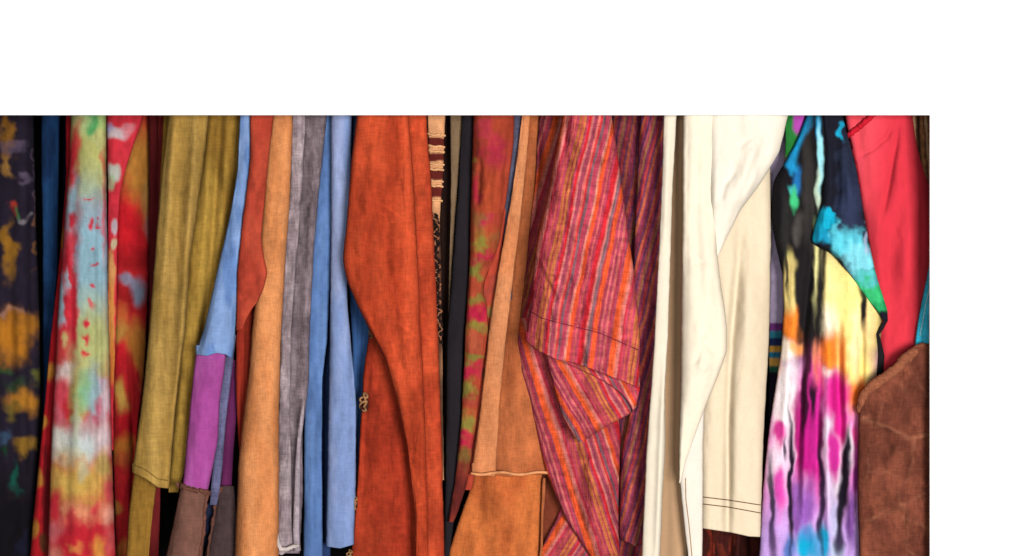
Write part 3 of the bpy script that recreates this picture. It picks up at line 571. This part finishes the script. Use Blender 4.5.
# ---- 20 dark patterned skirt in the gap
def swirl(x, y, u):
    r = np.hypot((x - 623) * 1.2, y - 142) + 3 * fbm(x / 12, y / 12, 205)
    t = (0.5 + 0.5 * np.sin(r / 1.6)) * sstep(70, 20, r)
    return lin((34, 12, 12)) + (lin((110, 36, 28)) - lin((34, 12, 12))) * t[:, None]
g = root('dark_patterned_skirt', 'dark maroon garment with a swirled red pattern in the gap behind striped sleeves', 'skirt', 624)
Piece('body', g, [(604, 64), (606, 600)], [(642, 64), (640, 600)], 0.08, M_COTTON, swirl, seed=203, bulge=.014)

# ---- 21 second striped shirt
PAL2 = [(3, (116, 40, 56)), (2, (84, 44, 80)), (2.5, (166, 76, 52)), (3, (136, 46, 62)), (2, (78, 42, 78)), (3, (150, 66, 72)), (2, (140, 92, 60)), (3, (112, 42, 70)), (2.5, (164, 54, 52)), (2, (92, 50, 84)), (3, (168, 82, 58)), (2.5, (128, 50, 76))]
g = root('striped_shirt', 'darker maroon and purple striped shirt between the magenta sleeve and the cream jacket', 'shirt', 648)
Piece('sleeve', g, [(640, 64), (640, 116), (636, 200), (633, 260), (632, 330), (630, 411), (622, 450), (620, 480), (619, 535), (621, 560)], [(670, 64), (668, 200), (664, 340), (654, 500), (650, 560)], 0.02, M_GAUZE, stripes(PAL2, -.26, 640, 115, seed=211, dark=1.25), seed=212, y1=546, yb=[(0, 538), (.5, 546), (1, 540)], hem=True, bulge=.02, step=.9, wr=(.005, .0022),
      creases=[([(648, 120), (642, 300), (634, 480)], 3.5, .005), ([(622, 503), (634, 508), (648, 506)], 1.3, .002), ([(640, 400), (630, 520)], 4, -.003)])
Piece('body', g, [(612, 420), (612, 600)], [(668, 420), (650, 600)], 0.045, M_GAUZE, stripes(PAL2, -.2, 640, 115, seed=213, dark=.8), seed=214, y0=64, bulge=.012)

# ---- 22 cream jacket
CR = (254, 242, 218)
g = root('cream_jacket', 'bright cream cotton jacket with a long open front edge and draped flap', 'jacket', 700)
Piece('front_edge', g, [(665, 64), (664, 116), (660, 232), (655, 330), (651, 390), (646, 452), (642, 556), (640, 600)], [(678, 64), (676.5, 116), (672, 200), (670, 260), (668, 340), (665, 390), (665, 452), (660, 556), (658, 600)], -0.036, M_COTTON, flat((246, 234, 212), .02, seed=221, gain=.94), seed=222, bulge=.016, wr=(.002, .0004), p=2.2,
      creases=[([(667, 330), (662, 420), (655, 600)], 2.4, -.006), ([(669, 116), (664, 260)], 2.5, -.003)])
Piece('shaded_valley', g, [(672, 64), (672, 116), (668, 200), (666, 260), (664, 340), (661, 390), (660, 452), (656, 556), (655, 600)], [(690, 64), (687, 116), (686, 250), (685, 371), (683, 452), (687, 556), (690, 600)], -0.004, M_COTTON, (lambda x, y, u: lin((196, 158, 120)) * (0.72 + .5 * np.abs(u - .45) * 2)[:, None]), seed=224, bulge=.004, wr=(.002, .0004))  # cream fold valley, its shade put into a tan colour
Piece('sleeve', g, [(685, 64), (683, 116), (682, 250), (681, 371), (679, 452), (679, 484)], [(720, 64), (716, 120), (715, 200), (717, 252), (720, 276), (727, 325), (727, 352), (718, 376), (709, 397), (699, 423), (686, 462), (680.5, 483)], -0.044, M_COTTON, flat(CR, .02, seed=225, gain=.94), seed=226, y1=483, bulge=.024, sm=4, wr=(.006, .0006), p=2.2,
      creases=[([(700, 110), (696, 220), (702, 330)], 4, .004), ([(690, 250), (700, 262), (712, 262)], 2.5, .002), ([(712, 330), (700, 350), (694, 372)], 2.2, .002), ([(700, 334), (712, 350), (724, 356)], 3, .003), ([(696, 360), (708, 372)], 4, -.002), ([(690, 240), (686, 260), (688, 280)], 4, .002), ([(708, 160), (711, 250)], 4, .003), ([(690, 400), (684, 460)], 4, .002)])
lp = Piece('lower_edge', g, [(681, 380), (680, 440), (680, 484), (684, 524), (688, 556), (690, 600)], [(712, 380), (704, 412), (703, 440), (702.5, 556), (702, 600)], -0.03, M_COTTON, flat((248, 238, 224), .02, seed=227, gain=.94), seed=228, y0=390, bulge=.012, sm=4, wr=(.001, .0003))
cord('edge_stitching', lp.o, along(lp, [(685.5, 478), (686, 500), (689, 524), (692, 556), (694, 590)], .0002), .45, M_COTTON, (176, 140, 96))
Piece('draped_flap', g, [(700, 64), (704, 116), (708, 200), (713, 248), (716.5, 258)], [(806, 64), (787, 120), (780, 151), (770, 168), (758, 187), (741, 209), (727, 237), (717.5, 258)], -0.038, M_COTTON, flat((254, 244, 226), .02, seed=229, gain=.94), seed=230, y1=257, bulge=.024, sm=3, wr=(.006, .0006), p=2.2,
      creases=[([(778, 112), (752, 170), (735, 215)], 3, .003), ([(738, 168), (724, 186), (720, 206)], 2.5, .003), ([(764, 130), (745, 142), (735, 150)], 2.2, .002), ([(740, 160), (728, 175), (722, 190)], 5, .002), ([(770, 120), (742, 180), (722, 240)], 6, -.004), ([(748, 150), (760, 140)], 3, .002)])

# ---- 23 ecru shirt
g = root('ecru_shirt', 'ecru cotton shirt tail with a double-stitched hem behind the cream jacket', 'shirt', 735)
ec = Piece('body', g, [(700, 64), (700, 540)], [(772, 64), (770.5, 170), (771, 250), (769.5, 336), (764, 430), (761, 537)], -0.002, M_COTTON, flat((236, 218, 188), .03, 10, 60, seed=231, gain=1.0), seed=232, y0=64, y1=537, yb=[(0, 527.5), (.5, 532), (.8, 536), (1, 536.5)], hem=True, bulge=.02, p=2.6, wr=(.006, .0010),
      creases=[([(741, 195), (738, 260), (731, 340), (728, 430), (727, 620)], 3.0, .010), ([(743, 200), (739, 300), (733, 380)], 4, .006), ([(750, 220), (746, 340), (744, 530)], 8, -.004), ([(716, 420), (716, 520)], 6, .002), ([(729, 430), (728, 536)], 3, .003)])
for yy in ((497, 499.5, 505), (504, 506.5, 513)):
    cord('hem_stitching', ec.o, along(ec, [(703, yy[0]), (728, yy[1] + .5), (760.5, yy[2])], .0002, 80), .5, M_COTTON, (112, 78, 52))

# ---- dark red skirt under the ecru hem
g = root('dark_red_skirt', 'dark red crinkled garment showing below the ecru hem', 'skirt', 730)
Piece('body', g, [(690, 64), (690, 600)], [(768, 64), (768, 600)], 0.07, M_GAUZE, dye((62, 22, 18), [(710, 545, 4, 30, (120, 40, 24)), (722, 560, 3, 30, (96, 36, 24)), (736, 550, 4, 30, (110, 40, 26)), (752, 556, 4, 30, (80, 30, 24))], seed=236), seed=237, bulge=.012, wr=(.012, .003), wl=(8, 120), y0=440)

# ---- 24 banded purple skirt
def bands(x, y, u):
    b = np.tile(lin((176, 160, 190)), (len(x), 1))
    for y0, y1, c in ((323, 331, (110, 50, 120)), (331, 338, (40, 120, 140)), (338, 346, (30, 40, 80)), (346, 352, (190, 140, 50)), (352, 358, (30, 110, 140)), (358, 366, (200, 150, 70)), (366, 372, (40, 90, 70)), (372, 640, (26, 22, 36))):
        a = (sstep(y0 - 1, y0 + 1, y))[:, None]
        b = b * (1 - a) + lin(c) * a
    return b * (1 + .2 * fbm(x / 4, y / 6, 240)[:, None])
g = root('banded_skirt', 'sliver of a lilac garment with teal and gold bands between ecru shirt and bright dress', 'skirt', 776)
Piece('body', g, [(768, 64), (769, 250), (768, 600)], [(790, 64), (788, 250), (785, 330), (782, 420), (780, 600)], 0.035, M_COTTON, bands, seed=241, bulge=.014)
g = root('green_printed_shirt', 'green and purple printed garment showing above the black part of the bright dress', 'shirt', 795)
Piece('body', g, [(779, 64), (784, 116), (786, 150), (780, 190), (776, 260)], [(812, 64), (808, 110), (799, 136), (792, 160), (786, 190), (780, 260)], -0.004, M_COTTON, dye((36, 120, 50), [(803, 108, 9, 24, (176, 70, 170), 1, .2, -.2), (786, 170, 7, 14, (110, 50, 70), .9)], seed=242, warp=(2, 3)), seed=243, y1=230, bulge=.012)

# ---- 25 bright tie-dyed dress
g = root('tie_dyed_dress', 'multicoloured tie-dyed dress in black, turquoise, yellow, orange and magenta', 'dress', 820)
sk = [(795, 140, 10, 24, (22, 150, 205), 1, .3, -.5), (788, 165, 8, 6, (25, 140, 195), 1), (797, 178, 5, 14, (30, 120, 190), .8), (793, 186, 5, 5, (60, 170, 170), .9), (794, 197, 4, 12, (60, 185, 120), 1), (808, 200, 6, 60, (58, 54, 52), .8), (798, 228, 5, 14, (90, 84, 80), .7), (786, 225, 6, 30, (44, 42, 42), .8),
      (820, 130, 3, 16, (20, 140, 190), .9), (820.5, 160, 2.6, 34, (150, 215, 225), 1, .3), (819, 195, 3, 24, (185, 205, 180), .9), (815, 225, 2, 8, (150, 190, 130), .6),
      (789, 262, 5, 10, (150, 160, 90), .7), (790, 290, 7, 34, (246, 222, 140), 1, .3), (792, 324, 11, 17, (255, 138, 44), 1), (786, 348, 10, 10, (255, 236, 215), 1), (796, 350, 6, 9, (248, 160, 80), .9), (780, 368, 4, 12, (250, 160, 90), .9), (786, 405, 13, 46, (255, 242, 246), 1, .3),
      (815, 275, 3, 40, (226, 220, 150), 1, .3), (830, 290, 12, 40, (250, 228, 150), 1, .3), (832, 322, 10, 18, (254, 238, 214), .9), (833, 352, 13, 20, (255, 132, 36), 1, .4), (815, 358, 5, 18, (250, 150, 110), .9), (858, 300, 22, 60, (250, 226, 138), 1, .3), (856, 375, 20, 26, (248, 220, 130), 1), (868, 320, 7, 24, (246, 205, 140), .9), (856, 345, 5, 30, (250, 235, 180), .7), (845, 360, 3, 30, (246, 150, 60), .9), (848, 392, 8, 10, (246, 130, 50), .9), (861, 402, 12, 17, (250, 112, 34), 1),
      (862, 305, 3.2, 26, (30, 26, 26), 1, .3), (860, 290, 3, 10, (60, 70, 40), .8),
      (808, 380, 4, 26, (190, 30, 130), .8), (817, 385, 5, 24, (240, 90, 90), .8), (830, 372, 8, 6, (255, 225, 215), .9), (836, 392, 12, 22, (216, 30, 140), 1), (842, 425, 7, 16, (214, 34, 142), 1), (812, 440, 12, 56, (186, 26, 128), 1, .3), (800, 430, 7, 40, (180, 24, 120), .9), (779, 434, 5, 12, (216, 60, 150), 1), (829, 430, 5, 14, (246, 225, 240), 1), (830, 452, 7, 36, (236, 214, 236), .9), (833, 460, 5, 22, (212, 50, 158), 1), (846, 446, 7, 22, (250, 238, 244), 1), (857, 460, 3, 30, (205, 50, 150), .9), (858, 435, 4, 12, (220, 60, 130), .9),
      (777, 470, 9, 34, (250, 222, 240), .95), (780, 490, 6, 20, (222, 70, 170), .8), (773, 520, 6, 30, (190, 140, 210), .9), (787, 455, 6, 30, (238, 205, 232), .8), (797, 508, 7, 28, (120, 66, 150), .9), (806, 500, 9, 22, (168, 110, 190), 1), (806, 486, 2.5, 14, (215, 190, 230), .8), (829, 490, 6, 20, (215, 196, 230), .9), (838, 480, 6, 20, (236, 226, 240), .9), (834, 520, 6, 20, (190, 190, 226), .9), (852, 518, 4, 30, (110, 60, 140), .9), (856, 480, 3, 20, (130, 40, 120), .9),
      (805, 545, 10, 18, (0, 160, 200), 1), (824, 540, 4, 16, (20, 166, 206), 1), (818, 548, 10, 14, (20, 150, 200), .8), (788, 548, 6, 16, (60, 110, 180), .9), (836, 552, 7, 12, (190, 210, 235), .8), (806, 536, 8, 6, (60, 130, 200), .6),
      (806, 440, 8, 54, (184, 24, 126), 1), (817, 425, 5, 56, (196, 34, 140), .95), (798, 440, 4, 34, (170, 20, 112), .9), (837, 394, 11, 22, (216, 28, 138), 1), (841, 424, 6, 16, (214, 32, 140), 1), (834, 458, 6, 22, (208, 44, 152), 1), (778, 434, 5, 11, (214, 56, 148), 1), (779, 492, 5, 24, (212, 62, 166), .9), (805, 512, 8, 20, (146, 88, 180), .9), (805, 300, 7.5, 62, (32, 28, 30), 1, .25, .03), (818, 300, 3.6, 46, (36, 34, 34), 1, .3), (823, 262, 3, 24, (40, 38, 36), .9, .4, -.1), (786, 270, 2.5, 24, (40, 40, 36), .9, .3, .15), (806, 372, 3, 34, (60, 20, 40), .9), (804, 406, 3, 26, (50, 14, 40), .9), (813, 400, 3, 20, (40, 14, 36), 1), (784, 448, 1.6, 10, (50, 30, 60), .9), (790, 480, 2.4, 70, (36, 20, 44), 1, .3), (821, 490, 2.6, 60, (40, 26, 60), .95, .3), (771, 500, 3, 40, (40, 30, 50), .9), (772, 535, 4, 20, (70, 50, 90), .8),
      (846, 455, 3.4, 30, (34, 26, 44), 1, .3, -.05), (843, 500, 5.5, 50, (30, 24, 38), 1, .3, -.1), (839, 542, 6, 14, (50, 40, 70), .9)]
def dress_base(x, y, u):
    t = sstep(330, 400, y)[:, None]; q = sstep(470, 540, y)[:, None]
    b = lin((24, 21, 25)) * (1 - t) + lin((232, 140, 205)) * t
    return b * (1 - q) + lin((186, 150, 214)) * q
dye_f = dye(dress_base, sk, seed=251, warp=(2.4, 6), ws=(13, 24), var=.08, soft=.2)
def c(x, y, u):
    b = dye_f(x, y, u); m = sstep(.04, .3, b.max(axis=1))[:, None]
    return b * (1 + .18 * m)
Piece('skirt', g, [(818, 64), (806, 116), (798, 138), (787, 158), (773, 182), (771, 215), (776, 245), (783, 275), (784, 310), (781, 351), (775, 392), (769, 430), (763, 490), (759, 556), (757, 600)], [(842, 64), (844, 126), (857, 170), (866, 230), (876, 272), (884, 310), (880, 350), (877, 390), (872, 440), (866, 600)], -0.006, M_DYE, c, seed=252, bulge=.02, p=3.0, sm=4, wr=(.006, .0010), wl=(15, 150), step=1.0,
      creases=[([(815, 120), (812, 250), (803, 340), (794, 556)], 3, .010), ([(821, 120), (822, 260), (818, 360), (817, 556)], 3, .010), ([(796, 200), (794, 330), (782, 470)], 4, -.006), ([(836, 300), (840, 420), (838, 556)], 3, .007), ([(845, 300), (846, 400), (851, 556)], 3, -.006), ([(862, 300), (862, 400)], 3, .007), ([(807, 380), (803, 556)], 3, -.006), ([(828, 380), (828, 556)], 3, -.006)])
fl = [(818, 225, 10, 14, (10, 170, 206), 1, .35), (830, 216, 6, 8, (10, 175, 210), 1), (828, 235, 8, 10, (15, 150, 190), 1), (822, 238, 6, 8, (30, 40, 50), .0), (846, 238, 14, 14, (96, 214, 234), 1, .35), (858, 258, 16, 16, (130, 220, 236), 1, .35), (838, 224, 5, 6, (90, 210, 232), 1), (866, 235, 4, 14, (170, 195, 225), .9), (868, 282, 14, 12, (90, 200, 200), 1), (874, 296, 14, 11, (56, 196, 120), 1), (882, 306, 8, 8, (40, 170, 100), 1), (858, 285, 8, 6, (56, 190, 130), .9), (840, 130, 4, 8, (20, 170, 210), 1),
      (822, 128, 2.5, 16, (20, 130, 180), .8), (850, 200, 12, 30, (50, 60, 92), .8, .6), (846, 160, 8, 26, (42, 50, 74), .7, .6), (862, 226, 3, 12, (40, 46, 70), .9)]
c = dye((26, 27, 40), fl, seed=253, warp=(5, 6), ws=(11, 12), var=.10)
ov = Piece('sleeve', g, [(818, 64), (823, 116), (826, 150), (822, 200), (814, 228), (811, 240), (814, 246), (830, 252), (850, 275), (868, 300), (880, 315), (884, 322)], [(838, 64), (843.5, 120), (857, 170), (867, 230), (875.5, 272), (887, 310), (887.5, 317), (886, 322)], -0.022, M_DYE, c, seed=254, y1=321, bulge=.018, p=3.0, sm=3, wr=(.007, .0015), wl=(10, 80), step=1.0,
      creases=[([(832, 120), (838, 190), (830, 235)], 3, .006), ([(848, 160), (852, 230)], 4, -.004), ([(846, 130), (858, 200)], 3, .003)])
cord('black_trim', ov.o, [(886, 313, -.018), (886, 320, -.02), (881, 328, -.02), (877, 334, -.018), (879, 345, -.016), (881, 356, -.014), (879.5, 370, -.012), (877, 384, -.01), (876, 396, -.008)], [1.6, 2.4, 2.0, 3.0, 3.4, 3.0], M_DYE, (30, 26, 28), wob=.6, seed=12)

# ---- 26 coral red shirt
g = root('coral_red_shirt', 'coral red cotton shirt with gathered seams at the right end', 'shirt', 895)
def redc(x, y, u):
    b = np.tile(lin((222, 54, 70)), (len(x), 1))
    t = sstep(900, 862, x + .12 * (y - 120)) * sstep(420, 140, y)  # left side lightened, the fall of light put into the colour
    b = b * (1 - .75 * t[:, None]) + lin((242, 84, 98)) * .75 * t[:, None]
    q = sstep(905, 930, x - .1 * (y - 200)) * .6  # right edge darkened, shade put into the colour
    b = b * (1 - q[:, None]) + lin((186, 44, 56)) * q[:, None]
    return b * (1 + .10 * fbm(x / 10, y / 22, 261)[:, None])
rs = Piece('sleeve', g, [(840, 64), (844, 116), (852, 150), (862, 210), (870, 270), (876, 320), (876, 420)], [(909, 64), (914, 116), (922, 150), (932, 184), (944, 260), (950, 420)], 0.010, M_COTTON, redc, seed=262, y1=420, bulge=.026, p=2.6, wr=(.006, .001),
      creases=[([(855, 158), (872, 150), (886, 138), (896, 122)], 1.6, .004), ([(900, 112), (896, 145), (888, 190), (880, 230)], 1.8, .005), ([(906, 120), (900, 170), (884, 250)], 6, -.005), ([(924, 170), (914, 210), (908, 300)], 7, -.004), ([(882, 240), (896, 340)], 8, .005), ([(872, 190), (880, 300)], 6, -.003)])
cord('shoulder_seam', rs.o, along(rs, [(848, 136), (854, 131), (860, 126), (868, 119), (880, 108)], .002), 3.0, M_COTTON, (206, 26, 46), wob=.4, seed=8)
cord('dark_seam', rs.o, along(rs, [(848, 140), (853, 150), (856, 162), (859, 178), (862, 196)], .0002), 1.1, M_COTTON, (150, 28, 40), wob=.4, seed=9)

# ---- 27 striped brown shirt at the corner
g = root('striped_brown_shirt', 'brown and tan striped garment in the top right corner behind the coral shirt', 'shirt', 928)
Piece('sleeve', g, [(908, 64), (912, 600)], [(952, 64), (952, 600)], 0.008, M_CANVAS, stripes([(3.5, (150, 104, 66)), (2, (86, 50, 34)), (2.5, (196, 160, 118)), (2, (110, 70, 44)), (3, (60, 38, 30))], .06, 920, 116, seed=271), seed=272, bulge=.014)

# ---- 28 turquoise shirt
g = root('turquoise_shirt', 'bright turquoise denim edge showing above the brown denim skirt', 'shirt', 926)
tq = Piece('body', g, [(936, 64), (935, 230), (928, 270), (921, 305), (916, 332), (912, 380), (912, 420)], [(964, 64), (964, 420)], -0.026, M_DENIM, flat((30, 184, 220), .12, seed=281, c2=(80, 205, 235), k2=.5, gain=1.3), seed=282, y1=368, bulge=.012, y0=64)
cord('edge_stitching', tq.o, along(tq, [(933, 272), (925.5, 306), (920, 336)], .0003), .5, M_COTTON, (190, 236, 244))

# ---- 29 brown denim skirt
g = root('brown_denim_skirt', 'rust brown brushed denim skirt with a rolled slanted top edge at lower right', 'skirt', 896)
def denim(x, y, u):
    b = flat((104, 54, 40), .22, 14, 18, seed=291, c2=(132, 72, 52), k2=.8, s2=(18, 22), scuff=.3)(x, y, u)
    qx = x + 5 * fbm(x / 14, y / 14, 295); qy = y + 5 * fbm(x / 14, y / 14, 296)
    for pts, w_, k in (([(862, 419), (886, 426), (906, 437), (930, 437)], 2.0, .75), ([(866, 522), (890, 512), (912, 500), (930, 486)], 1.3, .45), ([(896, 492), (908, 512), (906, 540), (914, 560)], 1.2, .4), ([(905, 480), (914, 452), (912, 436)], 1.2, .4),
                       ([(872, 470), (900, 476)], 1.0, .3), ([(904, 516), (930, 530)], 1.2, .4), ([(868, 448), (872, 490)], 1.0, .25), ([(884, 400), (880, 424)], 1.0, .25), ([(912, 370), (925, 395)], 1.2, .3), ([(900, 380), (908, 400)], 1.0, .25)):
        a = (np.exp(-0.5 * (poly_dist(qx, qy, pts) / w_) ** 2) * k * (0.6 + 1.2 * np.clip(fbm(x / 7, y / 7, 297) + .3, 0, 1)))[:, None]
        a = a * .42; b = b * (1 - a) + lin((186, 122, 90)) * a
    return b
br = Piece('body', g, [(859, 330), (858.5, 410), (857.5, 490), (859, 556), (860, 600)], [(962, 330), (962, 600)], -0.036, M_DENIM, denim, seed=292, y0=345, yt=[(0, 410), (.05, 398), (.2, 384), (.38, 368), (.54, 348), (.7, 345), (1, 345)], bulge=.02, p=3.2, wr=(.006, .0025), wl=(30, 40),
      creases=[([(864, 418), (886, 426), (906, 436), (930, 437)], 2, -.004), ([(896, 500), (910, 512), (908, 540)], 3, -.004), ([(862, 512), (890, 508), (918, 498)], 3, -.004), ([(902, 470), (914, 450)], 4, .003), ([(906, 530), (926, 530)], 3, .003), ([(898, 360), (903, 380)], 3, .002)])
cord('rolled_edge', br.o, [(966, 345, -.040), (948, 345, -.044), (930, 347, -.047), (919, 348, -.05), (910, 354, -.052), (899, 366, -.053), (888, 376, -.053), (877, 383, -.052), (867, 390, -.05), (862, 398, -.047), (860, 408, -.042), (860, 415, -.036)], [3.5, 4, 4.5, 5, 5, 5.2, 4.8, 4.2, 3], M_DENIM, (150, 88, 62), wob=.4, twist=.75, seed=14, sides=18, fine=8)


# ================================================================== LIGHT AND CAMERA
w = bpy.data.worlds.new('World'); sc.world = w; w.use_nodes = True
bg = w.node_tree.nodes['Background']; bg.inputs['Color'].default_value = (1.0, 0.96, 0.92, 1); bg.inputs['Strength'].default_value = 0.05

def area(name, loc, target, size, power, color):
    l = bpy.data.lights.new(name, 'AREA'); l.shape = 'RECTANGLE'; l.size = size[0]; l.size_y = size[1]
    l.energy = power; l.color = color
    o = bpy.data.objects.new(name, l); col.objects.link(o); o.location = loc
    import mathutils
    d = mathutils.Vector(target) - mathutils.Vector(loc)
    o.rotation_euler = d.to_track_quat('-Z', 'Y').to_euler()
    return o
area('softbox_lamp', (0.95, -3.1, -0.15), (0.1, 0, 0), (0.9, 0.8), 210, (1.0, 0.97, 0.94))
area('fill_lamp', (-0.5, -4.6, -0.15), (-0.1, 0, 0), (1.2, 1.2), 100, (1.0, 0.98, 0.96))

cam = bpy.data.cameras.new('camera'); co = bpy.data.objects.new('camera', cam); col.objects.link(co)
co.location = (0, -D, 0); co.rotation_euler = (math.radians(90), 0, 0)
cam.sensor_width = 36.0; cam.lens = 36.0 * D / (W * S); cam.clip_end = 50; cam.clip_start = 0.05
cam.dof.use_dof = True; cam.dof.focus_distance = D - 0.02; cam.dof.aperture_fstop = 2.4
sc.camera = co
sc.view_settings.view_transform = 'Standard'; sc.view_settings.look = 'None'
sc.view_settings.exposure = 0; sc.view_settings.gamma = 1
